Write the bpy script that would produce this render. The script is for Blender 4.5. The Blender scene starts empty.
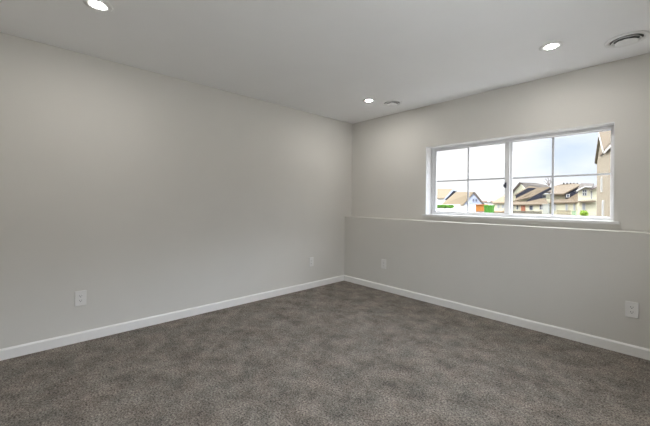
import bpy, bmesh, math, random
from mathutils import Vector, Matrix, noise
random.seed(7)
S = bpy.context.scene
C = S.collection

# ------------------------------------------------------------------ camera
FPX, YAW, ROLL = 314.33, 0.8252, 0.0092
CAM = Vector((3.356, -3.668, 1.198))
HORIZON = 202.37
FW = Vector((-math.sin(YAW), math.cos(YAW), 0))
RT0 = Vector((math.cos(YAW), math.sin(YAW), 0))
UP0 = Vector((0, 0, 1))
RT = RT0 * math.cos(ROLL) + UP0 * math.sin(ROLL)
UP = -RT0 * math.sin(ROLL) + UP0 * math.cos(ROLL)
cd = bpy.data.cameras.new('camera')
cd.sensor_fit = 'HORIZONTAL'
cd.sensor_width = 36.0
cd.lens = FPX / 650 * 36.0
cd.shift_y = -(213 - HORIZON) / 650
cd.clip_start, cd.clip_end = 0.02, 1000
cam = bpy.data.objects.new('camera', cd)
C.objects.link(cam)
m = Matrix((RT, UP, -FW)).transposed().to_4x4()
m.translation = CAM
cam.matrix_world = m
S.camera = cam

# ------------------------------------------------------------------ colour management, sky, sun
S.view_settings.view_transform = 'Standard'
S.view_settings.look = 'None'
S.view_settings.gamma = 1.0
S.view_settings.exposure = 1.25
S.view_settings.use_curve_mapping = False
LAMP = 228.0          # radiance of the recessed lamps
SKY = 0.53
ZENITH = 9.0          # unseen upper sky, raised for indoor daylight, against the sky near the horizon
SUN = 1.4

w = bpy.data.worlds.new('sky')
S.world = w
w.use_nodes = True
nt = w.node_tree
nt.nodes.clear()
out = nt.nodes.new('ShaderNodeOutputWorld')
bg = nt.nodes.new('ShaderNodeBackground')
tc = nt.nodes.new('ShaderNodeTexCoord')
sep = nt.nodes.new('ShaderNodeSeparateXYZ')
nt.links.new(tc.outputs['Generated'], sep.inputs[0])
# haze towards the west (-x), clearer towards the north (+y)
haze = nt.nodes.new('ShaderNodeMapRange')
haze.interpolation_type = 'SMOOTHSTEP'
haze.inputs['From Min'].default_value = -0.36
haze.inputs['From Max'].default_value = -0.16
nt.links.new(sep.outputs['X'], haze.inputs['Value'])
mp = nt.nodes.new('ShaderNodeMapping')
mp.inputs['Scale'].default_value = (1.0, 1.0, 2.2)
nt.links.new(tc.outputs['Generated'], mp.inputs[0])
nz = nt.nodes.new('ShaderNodeTexNoise')
nz.inputs['Scale'].default_value = 5.0
nz.inputs['Detail'].default_value = 4.0
nz.inputs['Roughness'].default_value = 0.45
nt.links.new(mp.outputs[0], nz.inputs['Vector'])
cl = nt.nodes.new('ShaderNodeMapRange')
cl.inputs['From Min'].default_value = 0.36
cl.inputs['From Max'].default_value = 0.66
cl.inputs['To Min'].default_value = 0.25
cl.inputs['To Max'].default_value = 1.0
nt.links.new(nz.outputs['Fac'], cl.inputs['Value'])
mul = nt.nodes.new('ShaderNodeMath')
mul.operation = 'MULTIPLY'
nt.links.new(haze.outputs[0], mul.inputs[0])
nt.links.new(cl.outputs[0], mul.inputs[1])
mx = nt.nodes.new('ShaderNodeMix')
mx.data_type = 'RGBA'
mx.inputs['A'].default_value = (1.0, 1.0, 1.0, 1)
mx.inputs['B'].default_value = (0.60, 0.71, 0.86, 1)
nt.links.new(mul.outputs[0], mx.inputs['Factor'])
nt.links.new(mx.outputs['Result'], bg.inputs['Color'])
# sky raised steeply above its visible part to push more daylight indoors
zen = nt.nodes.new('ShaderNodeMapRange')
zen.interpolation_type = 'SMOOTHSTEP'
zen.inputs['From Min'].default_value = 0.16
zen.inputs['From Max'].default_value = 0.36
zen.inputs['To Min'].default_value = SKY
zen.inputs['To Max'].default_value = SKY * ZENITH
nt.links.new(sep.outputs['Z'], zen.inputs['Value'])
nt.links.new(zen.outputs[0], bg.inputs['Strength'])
nt.links.new(bg.outputs[0], out.inputs[0])

sd = bpy.data.lights.new('sun', 'SUN')
sd.energy = SUN
sd.angle = math.radians(1.0)
sd.color = (1.0, 0.96, 0.88)
sun = bpy.data.objects.new('sun', sd)
C.objects.link(sun)
sun.location = (-10, -20, 30)
sun.rotation_euler = Vector((0.30, 0.42, -0.86)).to_track_quat('-Z', 'Y').to_euler()

# ------------------------------------------------------------------ helpers
class MB:
    def __init__(s):
        s.v, s.f = [], []
    def add(s, vs, fs):
        o = len(s.v)
        s.v += [tuple(p) for p in vs]
        s.f += [tuple(i + o for i in q) for q in fs]
        return s
    def box(s, a, b):
        x0, y0, z0 = a
        x1, y1, z1 = b
        return s.add([(x0,y0,z0),(x1,y0,z0),(x1,y1,z0),(x0,y1,z0),(x0,y0,z1),(x1,y0,z1),(x1,y1,z1),(x0,y1,z1)],
                     [(0,3,2,1),(4,5,6,7),(0,1,5,4),(1,2,6,5),(2,3,7,6),(3,0,4,7)])
    def prism(s, pts, vec):
        """closed polygon pushed along vec"""
        n = len(pts)
        vec = Vector(vec)
        vs = [Vector(p) for p in pts] + [Vector(p) + vec for p in pts]
        fs = [tuple(range(n)), tuple(range(2 * n - 1, n - 1, -1))]
        fs += [(i, i + n, (i + 1) % n + n, (i + 1) % n) for i in range(n)]
        return s.add(vs, fs)
    def lathe(s, prof, centre=(0, 0, 0), n=48, cap0=False, cap1=False):
        vs, fs = [], []
        for r, z in prof:
            for k in range(n):
                a = 2 * math.pi * k / n
                vs.append((centre[0] + r * math.cos(a), centre[1] + r * math.sin(a), centre[2] + z))
        for j in range(len(prof) - 1):
            for k in range(n):
                fs.append((j*n+k, j*n+(k+1) % n, (j+1)*n+(k+1) % n, (j+1)*n+k))
        if cap0: fs.append(tuple(range(n)))
        if cap1: fs.append(tuple((len(prof)-1)*n + k for k in range(n)))
        return s.add(vs, fs)
    def tube(s, p0, p1, r0, r1, n=6):
        p0, p1 = Vector(p0), Vector(p1)
        d = (p1 - p0).normalized()
        a = d.orthogonal().normalized()
        b = d.cross(a)
        vs = [p + (a * math.cos(t) + b * math.sin(t)) * r for p, r in ((p0, r0), (p1, r1))
              for t in [2 * math.pi * k / n for k in range(n)]]
        return s.add(vs, [(k, (k+1) % n, n + (k+1) % n, n + k) for k in range(n)] + [tuple(range(n)), tuple(range(n, 2*n))])

def obj(name, mb, mat, parent=None, bevel=0.0, smooth=False, kind=None):
    me = bpy.data.meshes.new(name)
    org = Vector((0, 0, 0))
    p = parent
    while p is not None:
        org += p.location
        p = p.parent
    me.from_pydata([tuple(Vector(v) - org) for v in mb.v], [], mb.f)
    me.materials.append(mat)
    bm = bmesh.new()
    bm.from_mesh(me)
    bmesh.ops.recalc_face_normals(bm, faces=bm.faces)
    bm.to_mesh(me)
    bm.free()
    if smooth:
        for q in me.polygons: q.use_smooth = True
    o = bpy.data.objects.new(name, me)
    C.objects.link(o)
    if parent: o.parent = parent
    if bevel:
        b = o.modifiers.new('bevel', 'BEVEL')
        b.width, b.segments, b.limit_method = bevel, 2, 'ANGLE'
    if kind: o['kind'] = kind
    return o

def thing(name, label, cat, loc, group=None):
    o = bpy.data.objects.new(name, None)
    o.empty_display_size = 0.1
    o.location = loc
    C.objects.link(o)
    tag(o, label, cat, group)
    return o

def tag(o, label, cat, group=None, kind=None):
    o['label'], o['category'] = label, cat
    if group: o['group'] = group
    if kind: o['kind'] = kind

def dup(root, loc, label, rotz=None):
    r = root.copy()
    C.objects.link(r)
    r.location = loc
    if rotz is not None: r.rotation_euler = (0, 0, rotz)
    r['label'] = label
    for ch in list(root.children):
        c = ch.copy(); C.objects.link(c); c.parent = r
        for g in ch.children:
            d = g.copy(); C.objects.link(d); d.parent = c
    return r

def P(u, v, Y):
    """point seen at photo pixel (u, v) on the vertical plane y = Y"""
    d = FW + RT * ((u - 325) / FPX) + UP * ((HORIZON - v) / FPX)
    return CAM + d * ((Y - CAM.y) / d.y)

# ------------------------------------------------------------------ materials
def mat(name, col, rough=0.8, var=0.0, scale=20.0, bump=0.0, bscale=200.0, spec=0.3, detail=4.0, col2=None, dist=0.002):
    m = bpy.data.materials.new(name)
    m.use_nodes = True
    t = m.node_tree
    b = t.nodes['Principled BSDF']
    b.inputs['Roughness'].default_value = rough
    b.inputs['Specular IOR Level'].default_value = spec
    b.inputs['Base Color'].default_value = (*col, 1)
    co = t.nodes.new('ShaderNodeTexCoord')
    if var or col2:
        n = t.nodes.new('ShaderNodeTexNoise')
        n.inputs['Scale'].default_value = scale
        n.inputs['Detail'].default_value = detail
        t.links.new(co.outputs['Object'], n.inputs['Vector'])
        x = t.nodes.new('ShaderNodeMix')
        x.data_type = 'RGBA'
        c2 = col2 or tuple(min(1, c * (1 + var)) for c in col)
        c1 = col if col2 else tuple(c * (1 - var) for c in col)
        x.inputs['A'].default_value = (*c1, 1)
        x.inputs['B'].default_value = (*c2, 1)
        r = t.nodes.new('ShaderNodeMapRange')
        r.inputs['From Min'].default_value = 0.3
        r.inputs['From Max'].default_value = 0.7
        t.links.new(n.outputs['Fac'], r.inputs['Value'])
        t.links.new(r.outputs[0], x.inputs['Factor'])
        t.links.new(x.outputs['Result'], b.inputs['Base Color'])
    if bump:
        n2 = t.nodes.new('ShaderNodeTexNoise')
        n2.inputs['Scale'].default_value = bscale
        n2.inputs['Detail'].default_value = 3
        t.links.new(co.outputs['Object'], n2.inputs['Vector'])
        bp = t.nodes.new('ShaderNodeBump')
        bp.inputs['Strength'].default_value = bump
        bp.inputs['Distance'].default_value = dist
        t.links.new(n2.outputs['Fac'], bp.inputs['Height'])
        t.links.new(bp.outputs[0], b.inputs['Normal'])
    return m

M_WALL = mat('grey_wall_paint', (0.69, 0.672, 0.632), 0.85, 0.01, 3, 0.15, 180, 0.2)
M_CEIL = mat('white_ceiling_paint', (0.91, 0.91, 0.91), 0.9, 0.008, 3, 0.2, 120, 0.1)
M_TRIM = mat('white_trim_paint', (0.87, 0.86, 0.84), 0.45, 0.01, 8, 0.03, 60, 0.35)
M_VINYL = mat('white_window_vinyl', (0.80, 0.80, 0.81), 0.4, 0.01, 8, 0.02, 60, 0.35)
M_JAMB = mat('white_jamb_paint', (0.72, 0.715, 0.705), 0.5, 0.01, 8, 0.02, 60, 0.3)
M_GRID = mat('grey_white_muntin', (0.70, 0.70, 0.72), 0.45, 0.01, 8)
M_PLATE = mat('white_plastic', (0.80, 0.79, 0.77), 0.4, 0.01, 30)
M_SLOT = mat('dark_slot', (0.03, 0.03, 0.03), 0.7, 0.05, 30)
M_THROAT = mat('dark_duct', (0.20, 0.20, 0.20), 0.8, 0.05, 30)
M_VENT = mat('white_vent_enamel', (0.84, 0.84, 0.83), 0.5, 0.01, 30)
M_METAL = mat('dark_latch_metal', (0.06, 0.065, 0.09), 0.4, 0.05, 60)

def carpet():
    m = mat('grey_brown_carpet', (0.15, 0.13, 0.115), 1.0, spec=0.05)
    t = m.node_tree
    b = t.nodes['Principled BSDF']
    co = t.nodes.new('ShaderNodeTexCoord')
    def nz(scale, detail, rough=0.6, dist=0.0):
        n = t.nodes.new('ShaderNodeTexNoise')
        n.inputs['Scale'].default_value = scale
        n.inputs['Detail'].default_value = detail
        n.inputs['Roughness'].default_value = rough
        n.inputs['Distortion'].default_value = dist
        t.links.new(co.outputs['Object'], n.inputs['Vector'])
        return n
    def ramp(n, lo, hi, a, bb):
        r = t.nodes.new('ShaderNodeMapRange')
        r.inputs['From Min'].default_value = lo
        r.inputs['From Max'].default_value = hi
        r.inputs['To Min'].default_value = a
        r.inputs['To Max'].default_value = bb
        t.links.new(n.outputs['Fac'], r.inputs['Value'])
        return r
    def mix(f, a, bb, mode='MIX'):
        x = t.nodes.new('ShaderNodeMix')
        x.data_type = 'RGBA'
        x.blend_type = mode
        for s, v in (('Factor', f), ('A', a), ('B', bb)):
            if isinstance(v, tuple): x.inputs[s].default_value = (*v, 1)
            elif isinstance(v, float): x.inputs[0].default_value = v
            else: t.links.new(v, x.inputs[s] if s != 'Factor' else x.inputs[0])
        return x.outputs['Result']
    fine = nz(95, 5, 0.85)                 # single tufts, dark and light yarn
    hue = nz(4.5, 6, 0.75, 0.1)            # brown against grey yarn
    brush = nz(5.5, 9, 0.80, 0.0)          # brushed pile marks
    yarn = mix(ramp(fine, 0.38, 0.62, 0, 1).outputs[0], (0.036, 0.032, 0.028), (0.375, 0.337, 0.304))
    tint = mix(ramp(hue, 0.35, 0.65, 0, 1).outputs[0], (1.03, 0.98, 0.94), (0.97, 1.0, 0.98))
    c = mix(1.0, yarn, tint, 'MULTIPLY')
    br = ramp(brush, 0.38, 0.62, 0.70, 1.42)
    cc = t.nodes.new('ShaderNodeCombineColor')
    for i in range(3): t.links.new(br.outputs[0], cc.inputs[i])
    c = mix(1.0, c, cc.outputs[0], 'MULTIPLY')
    t.links.new(c, b.inputs['Base Color'])
    bp = t.nodes.new('ShaderNodeBump')
    bp.inputs['Strength'].default_value = 0.45
    bp.inputs['Distance'].default_value = 0.006
    t.links.new(fine.outputs['Fac'], bp.inputs['Height'])
    t.links.new(bp.outputs[0], b.inputs['Normal'])
    return m
M_CARPET = carpet()

def glass():
    m = bpy.data.materials.new('clear_glass')
    m.use_nodes = True
    t = m.node_tree
    t.nodes.clear()
    o = t.nodes.new('ShaderNodeOutputMaterial')
    tr = t.nodes.new('ShaderNodeBsdfTransparent')
    tr.inputs['Color'].default_value = (0.98, 0.985, 0.99, 1)
    gl = t.nodes.new('ShaderNodeBsdfGlossy')
    gl.inputs['Roughness'].default_value = 0.02
    x = t.nodes.new('ShaderNodeMixShader')
    x.inputs[0].default_value = 0.04
    t.links.new(tr.outputs[0], x.inputs[1])
    t.links.new(gl.outputs[0], x.inputs[2])
    t.links.new(x.outputs[0], o.inputs[0])
    return m
M_GLASS = glass()

def lampmat():
    m = bpy.data.materials.new('lit_lamp_diffuser')
    m.use_nodes = True
    b = m.node_tree.nodes['Principled BSDF']
    b.inputs['Base Color'].default_value = (0.9, 0.9, 0.9, 1)
    b.inputs['Emission Color'].default_value = (1.0, 0.972, 0.925, 1)
    b.inputs['Emission Strength'].default_value = LAMP
    return m
M_LAMP = lampmat()

# ------------------------------------------------------------------ room shell
RX, RY, H = 3.66, -4.10, 2.44      # right wall, wall behind the camera, ceiling
T = 0.30
WX0, WX1, WZ0, WZ1 = 1.276, 3.057, 1.058, 1.917   # window opening
FD, FZ = 0.156, 0.983              # projecting lower wall and its ledge height

def struct(name, mb, m, parent=None, bevel=0.0):
    return obj(name, mb, m, parent, bevel, kind=None if parent else 'structure')

struct('floor', MB().box((-T, RY - T, -0.2), (RX + T, T, 0)), M_CARPET)
struct('ceiling', MB().box((-T, RY - T, H), (RX + T, T, H + 0.25)), M_CEIL)
struct('wall_left', MB().box((-T, RY - T, 0), (0, T, H)), M_WALL)
VY0, VY1 = -3.60, -1.50                            # opening for the added fill window, out of view
wr_ = MB().box((RX, RY - T, 0), (RX + T, VY0, H)).box((RX, VY1, 0), (RX + T, T, H))
wr_.box((RX, VY0, 0), (RX + T, VY1, WZ0)).box((RX, VY0, WZ1), (RX + T, VY1, H))
struct('wall_right', wr_, M_WALL)
struct('wall_front', MB().box((0, RY - T, 0), (RX, RY, H)), M_WALL)
wb = MB()
wb.box((0, 0, 0), (WX0, T, H)).box((WX1, 0, 0), (RX, T, H))
wb.box((WX0, 0, 0), (WX1, T, WZ0 - 0.025)).box((WX0, 0, WZ1), (WX1, T, H))
wall_back = struct('wall_back', wb, M_WALL)
struct('lower_wall', MB().box((0, -FD, 0), (RX, 0, FZ)), M_WALL, wall_back, bevel=0.004)

# baseboards with an eased top edge
BT, BH = 0.014, 0.083
prof = [(0, 0), (BT, 0), (BT, BH - 0.012), (BT * 0.55, BH - 0.003), (BT * 0.3, BH), (0, BH)]
struct('baseboard_left', MB().prism([(a, RY, z) for a, z in prof], (0, -FD - RY, 0)), M_TRIM)
struct('baseboard_back', MB().prism([(BT, -FD - a, z) for a, z in prof], (RX - 2 * BT, 0, 0)), M_TRIM)
struct('baseboard_right', MB().prism([(RX - a, RY, z) for a, z in prof], (0, -FD - RY, 0)), M_TRIM)
struct('baseboard_front', MB().prism([(BT, RY + a, z) for a, z in prof], (RX - 2 * BT, 0, 0)), M_TRIM)

# ------------------------------------------------------------------ window
win = bpy.data.objects.new('window_1', None)
win.location = ((WX0 + WX1) / 2, 0.15, WZ0)
win['kind'] = 'structure'
C.objects.link(win)
def ring(mb, x0, x1, z0, z1, y0, y1, wl, wr=None, wb_=None, wt=None):
    wr = wl if wr is None else wr
    wb_ = wl if wb_ is None else wb_
    wt = wl if wt is None else wt
    mb.box((x0, y0, z0), (x0 + wl, y1, z1)).box((x1 - wr, y0, z0), (x1, y1, z1))
    mb.box((x0 + wl, y0, z0), (x1 - wr, y1, z0 + wb_)).box((x0 + wl, y0, z1 - wt), (x1 - wr, y1, z1))
    return mb
JT = 0.006
FY = 0.125
jb = MB()
jb.box((WX0, -0.002, WZ0), (WX0 + JT, FY, WZ1)).box((WX1 - JT, -0.002, WZ0), (WX1, FY, WZ1))
jb.box((WX0 + JT, -0.002, WZ1 - JT), (WX1 - JT, FY, WZ1))
obj('jamb', jb, M_JAMB, win)
obj('sill', MB().box((WX0 - 0.032, -0.034, WZ0 - 0.025), (WX1 + 0.036, -0.001, WZ0)).box((WX0, -0.001, WZ0 - 0.025), (WX1, FY, WZ0)), M_JAMB, win)
XM = 2.180                                        # meeting stile
fr = ring(MB(), WX0, WX1, WZ0, WZ1, FY, 0.215, 0.036, 0.036, 0.026, 0.034)
fr.box((XM - 0.012, FY + 0.04, WZ0 + 0.02), (XM + 0.030, 0.21, WZ1 - 0.02))
obj('frame', fr, M_VINYL, win, bevel=0.003)
sx0, sx1, sz0, sz1 = WX0 + 0.036, XM + 0.018, WZ0 + 0.026, WZ1 - 0.034
sash = obj('sash', ring(MB(), sx0, sx1, sz0, sz1, FY + 0.012, FY + 0.038, 0.034, 0.046, 0.012, 0.014), M_VINYL, win, bevel=0.002)
px0, px1, pz0, pz1 = sx0 + 0.034, sx1 - 0.046, sz0 + 0.012, sz1 - 0.014
obj('pane', MB().box((px0, FY + 0.020, pz0), (px1, FY + 0.024, pz1)), M_GLASS, sash)
ZM = 1.482
g = MB()
xm = 1.748
g.box((xm - 0.009, FY + 0.026, pz0), (xm + 0.009, FY + 0.034, pz1))
g.box((px0, FY + 0.026, ZM - 0.009), (xm - 0.009, FY + 0.034, ZM + 0.009)).box((xm + 0.009, FY + 0.026, ZM - 0.009), (px1, FY + 0.034, ZM + 0.009))
obj('muntin', g, M_GRID, sash)
lt = MB().box((px1 + 0.002, FY - 0.004, 1.375), (px1 + 0.020, FY + 0.012, 1.435))
lt.box((px1 - 0.006, FY - 0.010, 1.385), (px1 + 0.012, FY - 0.002, 1.415))
o = obj('latch', lt, M_METAL, sash, bevel=0.002)
o['label'] = 'dark latch'
obj('latch', MB().box((px1 + 0.004, FY + 0.002, 1.60), (px1 + 0.018, FY + 0.012, 1.65)), M_GRID, sash, bevel=0.002)
qx0, qx1, qz0, qz1 = XM + 0.030, WX1 - 0.036, WZ0 + 0.026, WZ1 - 0.034
fx = obj('fixed_light', ring(MB(), qx0, qx1, qz0, qz1, FY + 0.045, FY + 0.07, 0.006), M_VINYL, win)
obj('pane', MB().box((qx0 + 0.005, FY + 0.055, qz0 + 0.005), (qx1 - 0.005, FY + 0.059, qz1 - 0.005)), M_GLASS, fx)
xm2 = 2.580
g = MB().box((xm2 - 0.010, FY + 0.060, qz0), (xm2 + 0.010, FY + 0.068, qz1))
g.box((qx0 + 0.006, FY + 0.060, ZM - 0.009), (xm2 - 0.010, FY + 0.068, ZM + 0.009)).box((xm2 + 0.010, FY + 0.060, ZM - 0.009), (qx1 - 0.006, FY + 0.068, ZM + 0.009))
obj('muntin', g, M_GRID, fx)

# unseen window added in the right wall to bring in fill daylight
fill_win = bpy.data.objects.new('fill_window', None)
fill_win.location = (RX + 0.15, (VY0 + VY1) / 2, WZ0)
fill_win['kind'] = 'structure'
C.objects.link(fill_win)
f2 = MB()
for y0, y1 in ((VY0, VY0 + 0.04), (VY1 - 0.04, VY1), ((VY0 + VY1) / 2 - 0.03, (VY0 + VY1) / 2 + 0.03)):
    f2.box((RX + FY, y0, WZ0), (RX + 0.2, y1, WZ1))
for z0, z1 in ((WZ0, WZ0 + 0.03), (WZ1 - 0.035, WZ1)):
    f2.box((RX + FY, VY0, z0), (RX + 0.2, VY1, z1))
obj('frame', f2, M_VINYL, fill_win)
obj('sill', MB().box((RX - 0.034, VY0 - 0.03, WZ0 - 0.025), (RX - 0.001, VY1 + 0.03, WZ0)), M_TRIM, fill_win)
for y0, y1 in ((VY0 + 0.04, (VY0 + VY1) / 2 - 0.03), ((VY0 + VY1) / 2 + 0.03, VY1 - 0.04)):
    obj('pane', MB().box((RX + 0.16, y0, WZ0 + 0.03), (RX + 0.164, y1, WZ1 - 0.035)), M_GLASS, fill_win)

# ------------------------------------------------------------------ ceiling lights and vents
def ceiling_light(label):
    r = thing('recessed_light', label, 'light', (0, 0, H), 'recessed ceiling lights')
    obj('trim_ring', MB().lathe([(0.032, -0.002), (0.040, -0.006), (0.070, -0.007), (0.079, -0.003), (0.080, 0.0)], (0, 0, H)), M_VENT, r, smooth=True)
    d = obj('diffuser', MB().lathe([(0.034, -0.003), (0.026, -0.006), (0.015, -0.008), (0.003, -0.009)], (0, 0, H), 40, cap1=True), M_LAMP, r, smooth=True)
    d['label'] = 'glowing white diffuser'
    return r
spots = [(0.906, -3.381, 'lit round recessed ceiling light above the near left wall outlet'),
         (2.740, -0.700, 'lit round recessed ceiling light in front of the window, beside the right vent'),
         (0.906, -0.700, 'lit round recessed ceiling light close to the far room corner')]
L0 = None
for x, y, lab in spots + [(2.740, -3.381, 'lit round recessed ceiling light overhead behind the camera')]:
    if L0 is None:
        L0 = ceiling_light(lab); L0.location = (x, y, H)
    else:
        dup(L0, (x, y, H), lab)

def vent(label):
    r = thing('ceiling_vent', label, 'vent', (0, 0, H), 'round ceiling vents')
    c = (0, 0, H)
    obj('flange', MB().lathe([(0.093, -0.004), (0.096, -0.010), (0.115, -0.011), (0.123, -0.008), (0.124, 0)], c), M_VENT, r, smooth=True)
    o = obj('throat', MB().lathe([(0.100, -0.0015), (0.002, -0.0015)], c, cap1=True), M_THROAT, r)
    o['label'] = 'dark duct opening'
    obj('cone', MB().lathe([(0.074, -0.004), (0.084, -0.017), (0.087, -0.019), (0.086, -0.021), (0.082, -0.019), (0.071, -0.006)], c), M_VENT, r, smooth=True)
    obj('centre_disc', MB().lathe([(0.020, -0.002), (0.024, -0.018), (0.066, -0.024), (0.068, -0.026), (0.060, -0.030), (0.004, -0.031)], c, cap1=True), M_VENT, r, smooth=True)
    return r
v = vent('round white ceiling vent at top right, above the window end'); v.location = (3.150, -0.425, H)
dup(v, (1.050, -0.425, H), 'round white ceiling vent by the far corner light')

# ------------------------------------------------------------------ wall outlets
def outlet(label):
    r = thing('wall_outlet', label, 'outlet', (0, 0, 0), 'white wall outlets')     # faces -y, centred at origin
    obj('cover_plate', MB().box((-0.039, -0.007, -0.063), (0.039, 0, 0.063)), M_PLATE, r, bevel=0.003)
    for z in (-0.0195, 0.0195):
        pts = []
        for k in range(24):
            a = 2 * math.pi * k / 24
            pts.append((0.0175 * math.cos(a), -0.0068, z + max(-0.0135, min(0.0135, 0.0175 * math.sin(a)))))
        rc = obj('receptacle', MB().prism(pts, (0, -0.0022, 0)), M_PLATE, r)
        s = MB().box((-0.008, -0.0093, z - 0.002), (-0.0055, -0.0086, z + 0.008)).box((0.0055, -0.0093, z - 0.001), (0.008, -0.0086, z + 0.007))
        s.prism([(0.003 * math.cos(a), -0.0093, z - 0.0075 + 0.003 * math.sin(a)) for a in [i * math.pi / 5 for i in range(10)]], (0, 0.0007, 0))
        obj('slot', s, M_SLOT, rc)['label'] = 'dark plug slots'
    obj('screw', MB().prism([(0.003 * math.cos(a), -0.0068, 0.003 * math.sin(a)) for a in [i * math.pi / 6 for i in range(12)]], (0, -0.0012, 0)), M_VENT, r)
    return r
o0 = outlet('white outlet on the left wall nearest the camera')
o0.location, o0.rotation_euler = (0, -3.377, 0.368), (0, 0, math.pi / 2)
dup(o0, (0, -0.822, 0.364), 'small white outlet on the left wall near the far corner', math.pi / 2)
dup(o0, (0.750, -FD, 0.364), 'faint white outlet on the window wall near the far corner', 0)
dup(o0, (3.180, -FD, 0.364), 'white outlet low on the window wall at the right edge', 0)

# ------------------------------------------------------------------ outdoors
M_GROUND = mat('pale_dry_ground', (0.10, 0.09, 0.075), 0.95, 0.12, 0.4, 0.3, 4, 0.1, dist=0.05)
M_TANROOF = mat('tan_shingles', (0.076, 0.056, 0.035), 0.9, 0.10, 1.2)
M_BROWNROOF = mat('brown_shingles', (0.043, 0.033, 0.025), 0.9, 0.12, 1.2)
M_PALEROOF = mat('pale_tan_shingles', (0.122, 0.095, 0.061), 0.9, 0.08, 1.2)
M_PINKROOF = mat('pinkish_tile_roof', (0.152, 0.101, 0.080), 0.9, 0.1, 1.5)
M_NAVY = mat('navy_siding', (0.0030, 0.0038, 0.0115), 0.8, 0.15, 1.0)
M_CREAM = mat('cream_siding', (0.377, 0.353, 0.254), 0.9, 0.04, 1.0)
M_BEIGE = mat('beige_siding', (0.256, 0.224, 0.152), 0.9, 0.05, 1.0)
M_WHITEW = mat('white_siding', (0.496, 0.496, 0.477), 0.9, 0.02, 1.0)
M_BLUEW = mat('pale_blue_siding', (0.235, 0.255, 0.317), 0.9, 0.03, 1.0)
M_STUCCO = mat('tan_stucco', (0.131, 0.110, 0.077), 0.95, 0.06, 2.0, 0.3, 20, dist=0.01)
M_SOFFIT = mat('olive_soffit', (0.100, 0.085, 0.045), 0.9, 0.05, 2.0)
M_WTRIM = mat('white_house_trim', (0.315, 0.306, 0.284), 0.7, 0.02, 2.0)
M_DARKTRIM = mat('dark_brown_trim', (0.070, 0.056, 0.049), 0.8, 0.05, 2.0)
M_PANE = mat('dark_house_glass', (0.03, 0.035, 0.05), 0.6, 0.1, 1.0)
M_PANEL = mat('pale_house_glass', (0.210, 0.220, 0.230), 0.3, 0.1, 1.0)
M_ORANGE = mat('orange_paint', (0.244, 0.087, 0.011), 0.7, 0.06, 1.5)
M_DOOR = mat('red_orange_door', (0.214, 0.071, 0.036), 0.7, 0.06, 1.5)
M_GREEN = mat('bright_green_paint', (0.037, 0.147, 0.009), 0.6, 0.08, 1.0)
M_DGREEN = mat('deep_green_paint', (0.026, 0.122, 0.007), 0.6, 0.08, 1.0)
M_FENCE = mat('dark_fence_boards', (0.070, 0.063, 0.049), 0.9, 0.15, 2.0)
M_BFENCE = mat('brown_fence_boards', (0.121, 0.090, 0.050), 0.9, 0.2, 2.0)
M_LEAF = mat('bright_leaves', (0.066, 0.168, 0.015), 0.9, 0.3, 3.0)
M_LEAF2 = mat('yellow_green_leaves', (0.164, 0.255, 0.020), 0.9, 0.25, 3.0)
M_DRY = mat('brown_scrub', (0.210, 0.150, 0.090), 0.95, 0.3, 3.0)
M_BARK = mat('grey_brown_bark', (0.101, 0.076, 0.067), 0.95, 0.1, 4.0)
M_PALEBOX = mat('pale_stucco_box', (0.214, 0.214, 0.184), 0.9, 0.03, 1.0)
M_PALEGRN = mat('pale_green_box', (0.173, 0.235, 0.138), 0.8, 0.04, 1.0)

gz = lambda y: 0.5 - 0.018 * y
gr = MB()
X0, X1, Y0_, Y1_ = -T, RX + T, RY - T, T                     # the house stands in the gap
for x0, x1, y0, y1 in ((-260, X0, -40, 5), (X1, 160, -40, 5), (X0, X1, -40, Y0_), (X0, X1, Y1_, 5)):
    gr.add([(x0, y0, 0.45), (x1, y0, 0.45), (x1, y1, 0.45), (x0, y1, 0.45)], [(0, 1, 2, 3)])
gr.add([(-260, 5, 0.45), (160, 5, 0.45), (160, 320, gz(320)), (-260, 320, gz(320))], [(0, 1, 2, 3)])
struct('ground', gr, M_GROUND)
M_BOUNCE = mat('pale_bounce_concrete', (0.60, 0.585, 0.55), 0.9, 0.05, 1.5, 0.2, 30, 0.2, dist=0.004)
ap = MB().box((RX + T + 0.02, -7, 0.3), (9, 1.5, 0.52))  # unseen pale slab added outside the side window to bounce daylight onto the ceiling
struct('bounce_slab', ap, M_BOUNCE)

def flat(pts, Y, depth, dx=0.0):
    """outline on the plane y = Y built as a solid of the given depth"""
    return MB().prism([P(u, v, Y) for u, v in pts], (dx, depth, 0))
def slab(pts, t=0.25):
    """sloping roof: each corner (u, v, Y), thickness t"""
    return MB().prism([P(*q) for q in pts], (0, 0, -t))
def rect(u0, v0, u1, v1): return [(u0, v0), (u1, v0), (u1, v1), (u0, v1)]
def house_window(parent, u0, v0, u1, v1, Y, pane=None, cross=False, frame=None):
    a, b = P(u0, v1, Y), P(u1, v0, Y)
    t = 0.10
    f = ring(MB(), a.x, b.x, a.z, b.z, Y - 0.10, Y + 0.02, t)
    if cross:
        xm_, zm_ = (a.x + b.x) / 2, (a.z + b.z) / 2
        f.box((xm_ - 0.06, Y - 0.09, a.z + t), (xm_ + 0.06, Y, b.z - t))
        f.box((a.x + t, Y - 0.085, zm_ - 0.06), (b.x - t, Y, zm_ + 0.06))
    w_ = obj('window', f, frame or M_WTRIM, parent)
    obj('pane', MB().box((a.x + t, Y - 0.06, a.z + t), (b.x - t, Y + 0.01, b.z - t)), pane or M_PANE, w_)
def root(name, label, cat, u, Y, group=None):
    p = P(u, 205, Y)
    return thing(name, label, cat, (p.x, Y, gz(Y)), group)

GH = 'houses seen through the window'
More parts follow.
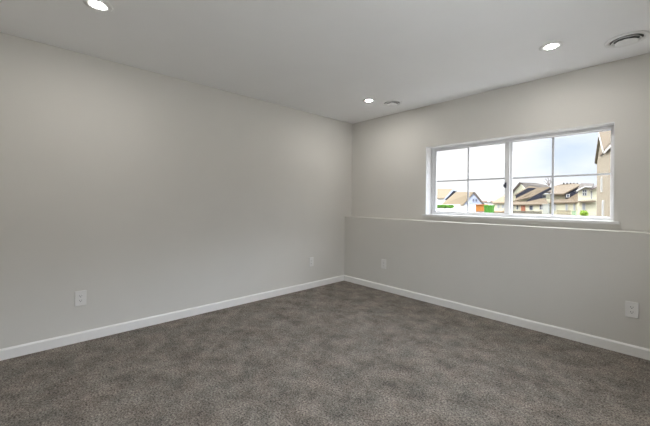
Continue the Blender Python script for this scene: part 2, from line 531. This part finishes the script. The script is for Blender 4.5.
# --- left pane: pale house with a blue gable
Y = 104
h = root('house', 'tan roofed house with a pale blue gable end, through the left pane', 'house', 470, Y, GH)
obj('wall', flat([(438, 220), (438, 204.4), (484, 204.4), (484, 220)], Y, 9), M_WHITEW, h)
obj('gable_wall', flat([(462.6, 204.4), (473.6, 192.9), (483.6, 204.4)], Y - 0.15, 3.4, -5.5), M_BLUEW, h)
obj('roof', slab([(441, 204.8, Y + 4.2), (462.6, 204.8, Y - 0.5), (473.6, 192.0, Y - 0.5), (456, 191.9, Y + 4.2)], 0.3)
    , M_PALEROOF, h)
obj('rake_board', flat([(473.4, 191.8), (475.0, 192.0), (485.0, 204.7), (483.6, 204.7), (474.0, 193.2)], Y - 0.7, 0.5, -0.5), M_DARKTRIM, h)
for u in (473.3, 476.3):
    house_window(h, u - 0.9, 198.6, u + 0.9, 202.0, Y - 0.25, M_PANE, frame=M_BLUEW)
# --- left pane: house at the far left
Y = 112
h = root('house', 'pale house at the left end of the view with a navy wall under its rake', 'house', 446, Y, GH)
obj('wall', flat([(425, 220), (425, 197.4), (446, 197.4), (446, 220)], Y, 8), M_WHITEW, h)
obj('roof', slab([(425, 198.0, Y - 0.6), (447, 198.0, Y - 0.6), (455.5, 188.7, Y + 4), (430, 188.7, Y + 4)], 0.3), M_PALEROOF, h)
obj('side_wall', flat([(444.6, 199.6), (453.6, 190.2), (456.0, 190.8), (446.2, 200.2)], Y - 1.5, 0.8), M_NAVY, h)
obj('rake_board', flat([(444.2, 198.6), (452.8, 188.8), (455.2, 188.3), (456.6, 190.6), (455.2, 191.4), (453.6, 190.4), (444.8, 199.8)], Y - 1.8, 0.3), M_BLUEW, h)
# --- distant pinkish roof and the house by the mullion
Y = 150
h = root('house', 'distant house with pinkish roof above the green container', 'house', 490, Y, GH)
obj('wall', flat([(482, 216), (482, 201.0), (496, 201.0), (496, 216)], Y, 8), M_WHITEW, h)
obj('roof', slab([(481, 201.3, Y - 1), (497, 201.3, Y - 1), (495, 198.6, Y + 4), (483, 198.6, Y + 4)], 0.3), M_PINKROOF, h)
obj('chimney', flat(rect(487.4, 199.2, 489.6, 202.0), Y - 1.6, 1.2), M_WHITEW, h)
Y = 104
h = root('house', 'pale low house with a tan hip roof beside the window mullion', 'house', 500, Y, GH)
obj('wall', flat([(493, 218), (493, 202.4), (516, 202.4), (516, 218)], Y, 9), M_CREAM, h)
obj('roof', slab([(491.5, 202.6, Y - 0.7), (518, 202.6, Y - 0.7), (513, 192.0, Y + 5), (507, 193.2, Y + 5)], 0.3), M_PALEROOF, h)
for u in (498.6, 503.0):
    house_window(h, u - 1.3, 204.6, u + 1.3, 208.6, Y, M_PANEL)

# --- right pane: town houses in a row
Y = 88
h = root('house', 'beige house with front gable, orange door and stepped navy walls', 'house', 528, Y, GH)
obj('wall', flat([(505, 218), (505, 194.5), (511, 192.4), (519.6, 183.2), (527.5, 191.0), (533, 195), (545, 199), (549, 203), (549, 218)], Y, 9), M_CREAM, h)
obj('roof', slab([(519.4, 182.3, Y + 0.5), (528.5, 191.6, Y + 0.5), (554, 192.5, Y + 7), (547, 185.2, Y + 9), (536, 182.9, Y + 9)], 0.25), M_BROWNROOF, h)
obj('rake_board', flat([(508.5, 195.0), (519.5, 182.0), (520.6, 183.0), (510.0, 195.6)], Y - 0.8, 2), M_BROWNROOF, h)
# the sloping side walls stand nearer and nearer: roof strip, navy wall, roof strip, navy wall
obj('upper_roof', slab([(514.6, 195.3, Y - 1.2), (515.0, 193.8, Y + 0.4), (529.8, 185.9, Y + 0.4), (538.0, 187.6, Y - 1.2)], 0.2), M_TANROOF, h)
obj('side_wall', flat([(515.6, 195.3), (528.6, 187.7), (537.2, 188.0), (516.0, 198.9)], Y - 1.3, 1.0), M_NAVY, h)
obj('middle_roof', slab([(514.8, 200.6, Y - 3.0), (515.2, 198.6, Y - 1.5), (537.6, 187.8, Y - 1.5), (550.6, 187.0, Y - 1.5), (534.0, 195.8, Y - 3.0)], 0.2), M_TANROOF, h)
obj('side_wall', flat([(526.0, 201.2), (534.0, 195.7), (550.2, 187.6), (551.4, 188.4), (541.8, 194.2), (541.4, 198.8), (534, 201.4), (526.8, 202.2)], Y - 3.1, 1.2), M_NAVY, h)
obj('lower_roof', slab([(509, 204.6, Y - 6.0), (548, 203.8, Y - 6.0), (546, 198.6, Y - 3.2), (541, 198.4, Y - 3.2), (527, 201.6, Y - 3.2), (516, 200.2, Y - 3.2), (509, 202.0, Y - 3.2)], 0.25), M_TANROOF, h)
obj('porch_wall', flat([(507, 219), (507, 204.4), (547, 203.6), (547, 219)], Y - 5.4, 5), M_CREAM, h)
YP = Y - 5.45
for u0, u1 in ((511.6, 513.8), (516.2, 518.6)):
    house_window(h, u0, 204.9, u1, 209.6, YP, cross=False)
house_window(h, 542.6, 194.9, 546.4, 198.2, Y - 1.0, M_PANE)
obj('dormer_wall', flat([(541.0, 199), (541.0, 194.4), (549.4, 194.0), (549.4, 199)], Y - 0.95, 0.9), M_CREAM, h)
o = obj('door', flat(rect(521.0, 205.2, 525.2, 213), YP - 0.05, 0.2), M_DOOR, h)
o['label'] = 'orange front door'
house_window(h, 529.2, 205.2, 533.2, 210.2, YP, M_PANE)
house_window(h, 539.4, 204.6, 544.4, 209.8, YP, M_PANE, cross=True)

Y = 88
h = root('house', 'wide tan roofed house with navy wall and small white window, beside the muntin', 'house', 562, Y, GH)
obj('wall', flat([(550.5, 219), (550.5, 194), (577, 194), (577, 219)], Y, 9), M_BEIGE, h)
obj('roof', slab([(550.5, 194.0, Y - 0.8), (566, 193.4, Y - 0.8), (582.5, 184.4, Y + 5), (574, 183.2, Y + 6), (561, 184.2, Y + 6), (551, 187.0, Y + 5)], 0.3), M_TANROOF, h)
for k in range(5):
    u = 563 + k * 3.4
    obj('roof_vent', flat(rect(u, 182.7 + 0.05 * k, u + 1.2, 184.6), Y + 5.6, 0.5), M_BROWNROOF, h)
obj('side_wall', flat([(564.8, 193.4), (581.2, 185.2), (582.0, 187.2), (576.8, 190.0), (577.8, 192.8), (567.4, 198.8), (565.4, 198.8)], Y - 1.0, 1.0), M_NAVY, h)
obj('rake_board', flat([(564.0, 193.4), (581.0, 184.4), (581.6, 185.2), (564.8, 194.0)], Y - 1.3, 0.8), M_TANROOF, h)
house_window(h, 566.2, 194.0, 569.8, 197.4, Y - 1.05, M_PANE)
obj('lower_roof', slab([(549.5, 202.6, Y - 4.2), (578, 202.0, Y - 4.2), (578, 195.2, Y - 1.1), (577.6, 192.9, Y - 1.1), (567.2, 199.0, Y - 1.1), (550.5, 199.4, Y - 1.1)], 0.25), M_TANROOF, h)
obj('porch_wall', flat([(550.5, 219), (550.5, 202.2), (577.5, 201.6), (577.5, 219)], Y - 3.6, 3.5), M_CREAM, h)
YP = Y - 3.65
for u0, u1 in ((554.0, 556.0), (565.2, 568.0), (573.0, 575.4)):
    house_window(h, u0, 203.8, u1, 210.6, YP, M_PANEL)

Y = 78
h = root('house', 'narrow cream two-storey house with a four-pane upper window', 'house', 586, Y, GH)
obj('wall', flat([(578, 219), (578, 190.0), (584.5, 186.6), (591.5, 187.2), (600, 187.2), (600, 219)], Y, 5), M_CREAM, h)
obj('roof', slab([(576.2, 191.0, Y - 0.7), (584.6, 186.4, Y - 0.7), (592.6, 186.8, Y - 0.7), (594, 183.4, Y + 4.5), (581, 183.0, Y + 4.5)], 0.25), M_BROWNROOF, h)
obj('fascia', flat([(576.0, 190.6), (584.5, 186.0), (592.0, 186.6), (592.0, 187.6), (584.8, 187.2), (576.6, 191.6)], Y - 0.9, 0.4), M_WTRIM, h)
house_window(h, 582.4, 189.4, 587.0, 196.0, Y - 0.05, M_PANE, cross=True)
house_window(h, 582.0, 203.0, 585.6, 210.0, Y - 0.05, M_PANEL)
house_window(h, 590.4, 190.6, 592.4, 199.4, Y - 0.05, M_PANE)
obj('side_roof', slab([(589.2, 189.6, Y - 1.2), (598.0, 186.0, Y - 1.2), (598.0, 184.0, Y + 3), (591, 187.0, Y + 3)], 0.25), M_DARKTRIM, h)
obj('porch_roof', slab([(577, 201.6, Y - 1.6), (596, 201.0, Y - 1.6), (596, 200.2, Y - 0.1), (578, 200.8, Y - 0.1)], 0.15), M_TANROOF, h)

# --- near house at the right edge: wall seen at a grazing angle, cross gable at its far end
FC = Vector((-1.17, 36.33, 0))                   # far corner
ax = Vector((1.36, -7.0, 0)).normalized()        # along the wall, coming towards us
bx = Vector((7.0, 1.36, 0)).normalized()         # into the house
h = thing('house', 'tall tan stucco house close by at the right window edge', 'house', (FC.x, FC.y, gz(FC.y)), GH)
def Q(a, b, z): return FC + ax * a + bx * b + Vector((0, 0, z))
GW, EZ, PZ = 7.0, 5.35, 7.45
ZB = -0.6
obj('wall', MB().prism([Q(0, 0, ZB), Q(22, 0, ZB), Q(22, 0, EZ), Q(GW, 0, EZ), Q(GW / 2, 0, PZ), Q(0, 0, EZ)], bx * 7.5), M_STUCCO, h)
rf = MB()
OH = 0.16
sl = (PZ - EZ) / (GW / 2)
rf.prism([Q(-0.2, -OH, EZ - 0.2 * sl), Q(GW / 2, -OH, PZ), Q(GW / 2, -OH, PZ + 0.28), Q(-0.2, -OH, EZ - 0.2 * sl + 0.28)], bx * 8.4)
rf.prism([Q(GW, -OH, EZ), Q(GW / 2, -OH, PZ), Q(GW / 2, -OH, PZ + 0.28), Q(GW, -OH, EZ + 0.28)], bx * 8.4)
obj('gable_roof', rf, M_TANROOF, h)
obj('soffit', MB().prism([Q(-0.16, -OH + 0.06, EZ - 0.2 * sl), Q(GW / 2, -OH + 0.06, PZ - 0.04), Q(GW / 2, 0, PZ - 0.04), Q(-0.16, 0, EZ - 0.2 * sl)], (0, 0, -0.08)), M_SOFFIT, h)
obj('main_roof', MB().prism([Q(GW / 2, -0.12, EZ + 0.1), Q(22.5, -0.12, EZ + 0.1), Q(22.5, 3.75, PZ + 0.5), Q(GW / 2, 3.75, PZ + 0.5)], (0, 0, 0.25)), M_TANROOF, h)
obj('fascia', MB().prism([Q(GW, -0.15, EZ - 0.12), Q(22.5, -0.15, EZ - 0.12), Q(22.5, -0.15, EZ + 0.06), Q(GW, -0.15, EZ + 0.06)], bx * 0.06), M_WTRIM, h)
obj('rake_board', MB().prism([Q(GW, -OH - 0.05, EZ - 0.05), Q(GW / 2, -OH - 0.05, PZ - 0.05), Q(GW / 2, -OH - 0.05, PZ + 0.12), Q(GW, -OH - 0.05, EZ + 0.12)], bx * 0.05), M_WTRIM, h)
for a0, a1, z0, z1, mm in ((4.0, 4.8, 2.3, 3.6, M_WTRIM), (5.0, 6.0, 0.2, 1.6, M_WTRIM)):
    f = obj('window', MB().prism([Q(a0, -0.06, z0), Q(a1, -0.06, z0), Q(a1, -0.06, z1), Q(a0, -0.06, z1)], bx * 0.1), mm, h)
    obj('pane', MB().prism([Q(a0 + .12, -0.08, z0 + .12), Q(a1 - .12, -0.08, z0 + .12), Q(a1 - .12, -0.08, z1 - .12), Q(a0 + .12, -0.08, z1 - .12)], bx * 0.05), M_PANEL, f)

# --- yard things
def slats(mb, u0, v0, u1, v1, Y, n, gap=0.06):
    a, b = P(u0, v1, Y), P(u1, v0, Y)
    st = (b.x - a.x) / n
    for k in range(n):
        mb.box((a.x + k * st, Y, a.z - 1.0), (a.x + (k + 1) * st - gap, Y + 0.05, b.z))
    for zz in (a.z + 0.1, b.z - 0.15):
        mb.box((a.x, Y + 0.05, zz - 0.05), (b.x, Y + 0.1, zz + 0.05))
    return mb
f = obj('fence', slats(MB(), 509, 211.4, 542, 214.5, 72, 40, 0.03), M_FENCE)
tag(f, 'low dark fence in front of the house with the orange door', 'fence')
f = obj('fence', slats(MB(), 557, 210.4, 571, 214.5, 74, 16, 0.08), M_BFENCE)
tag(f, 'brown slatted fence right of the window muntin', 'fence')
f = obj('fence', MB().box(tuple(P(430, 214, 92)) , (P(475.6, 214, 92).x, 92.2, P(450, 207.0, 92).z)), M_WHITEW)
tag(f, 'long white yard wall below the pale blue gable', 'wall')
b = thing('gate_pillar', 'pale square pillar at the end of the dark fence', 'pillar', tuple(P(545.4, 214, 70)))
obj('shaft', flat(rect(542.6, 204.6, 548.2, 217), 70, 1.1), M_PALEBOX, b)
obj('cap', flat(rect(542.2, 204.0, 548.6, 204.7), 69.9, 1.3), M_PALEBOX, b)
b = thing('utility_box', 'pale green box standing right of the brown fence', 'box', tuple(P(573.5, 214, 66)))
obj('body', flat(rect(571.6, 211.2, 575.4, 218), 66, 0.9), M_PALEGRN, b, bevel=0.05)
obj('lid', flat(rect(571.4, 210.8, 575.6, 211.3), 65.9, 1.1), M_PALEGRN, b)

b = thing('shed', 'orange box-shaped shed beside the green container', 'shed', tuple(P(479.5, 212, 66)))
obj('body', flat(rect(475.7, 205.0, 483.6, 212.4), 66, 2.0), M_ORANGE, b)
obj('roof', flat(rect(475.4, 204.4, 484.0, 205.1), 65.8, 2.4), M_ORANGE, b)
obj('base', flat(rect(475.7, 211.2, 483.6, 216), 65.9, 2.0), M_PINKROOF, b)

Y = 62
b = thing('green_container', 'bright green ribbed container behind the left window pane', 'container', tuple(P(488.8, 214, Y)))
obj('body', flat([(483.9, 206.0), (492.4, 206.0), (492.0, 216), (484.6, 216)], Y, 1.0), M_GREEN, b)
obj('rim', flat(rect(483.5, 205.1, 492.6, 206.2), Y - 0.12, 1.2), M_GREEN, b)
for k in range(4):
    u = 484.4 + k * 2.5
    obj('rib', flat(rect(u, 206.2, u + 0.7, 215), Y - 0.1, 0.1), M_DGREEN, b)

def bush(name, label, pts, m, leaf=0.14, n=500, group=None):
    """crown of small leaf blades round several lobes (centre, radii), plus a stem to the ground"""
    cx = sum((Vector(c) for c, r in pts), Vector()) / len(pts)
    r0 = thing(name, label, 'bush', (cx.x, cx.y, gz(cx.y)), group)
    mb = MB()
    for k in range(n):
        c, r = random.choice(pts)
        d = Vector((random.gauss(0, 1), random.gauss(0, 1), random.gauss(0, 1))).normalized()
        s = random.uniform(0.55, 1.0)
        p = Vector(c) + Vector((d.x * r[0], d.y * r[1], d.z * r[2])) * s
        a = Vector((random.uniform(-1, 1), random.uniform(-1, 1), random.uniform(-1, 1))).normalized()
        q = a.orthogonal().normalized()
        L = leaf * random.uniform(0.7, 1.3)
        mb.add([p - a * L, p + q * L * 0.5, p + a * L, p - q * L * 0.5], [(0, 1, 2, 3)])
    obj('foliage', mb, m, r0)
    for c, r in pts:
        obj('stem', MB().tube((c[0], c[1], gz(c[1]) - 0.1), tuple(c), 0.06, 0.03), M_BARK, r0)
Y = 60
bush('hedge', 'bright green flat hedge at the left end of the window view',
     [(tuple(P(u, 206.4 + 0.15 * (i % 2), Y)), (0.75, 0.5, 0.36)) for i, u in enumerate((436, 439, 442, 445, 448, 450.5))], M_LEAF, 0.16, 1500)
bush('bush', 'yellow green round bush in front of the cream house',
     [(tuple(P(582.6, 213.2, 50)), (0.32, 0.3, 0.42)), (tuple(P(585.4, 213.6, 50)), (0.32, 0.3, 0.36))], M_LEAF2, 0.10, 700)
bush('shrub', 'low brown scrub right of the green container',
     [(tuple(P(u, 212.3, 70)), (0.6, 0.4, 0.32)) for u in (495.5, 498, 501, 503.5)], M_DRY, 0.14, 700)

# bare tree behind the town houses
Y = 103
tr = root('bare_tree', 'thin bare tree rising above the tan roofs by the muntin', 'tree', 550, Y)
tk = MB()
b0, b1 = P(549.6, 200, Y), P(549.0, 186, Y)
b0.z = gz(Y)
tk.tube(b0, b1, 0.2, 0.12)
obj('trunk', tk, M_BARK, tr)
br = MB()
for u, v in ((545.4, 177.6), (547.8, 176.0), (551.0, 178.0), (544.4, 181.5), (552.4, 180.5)):
    e = P(u, v, Y + random.uniform(-0.8, 0.8))
    br.tube(b1, e, 0.09, 0.03, 5)
    for k in range(3):
        f_ = random.uniform(0.4, 0.8)
        p = b1.lerp(e, f_)
        br.tube(p, p + Vector((random.uniform(-0.6, 0.6), random.uniform(-0.4, 0.4), random.uniform(0.4, 0.9))), 0.05, 0.02, 4)
obj('branches', br, M_BARK, tr)
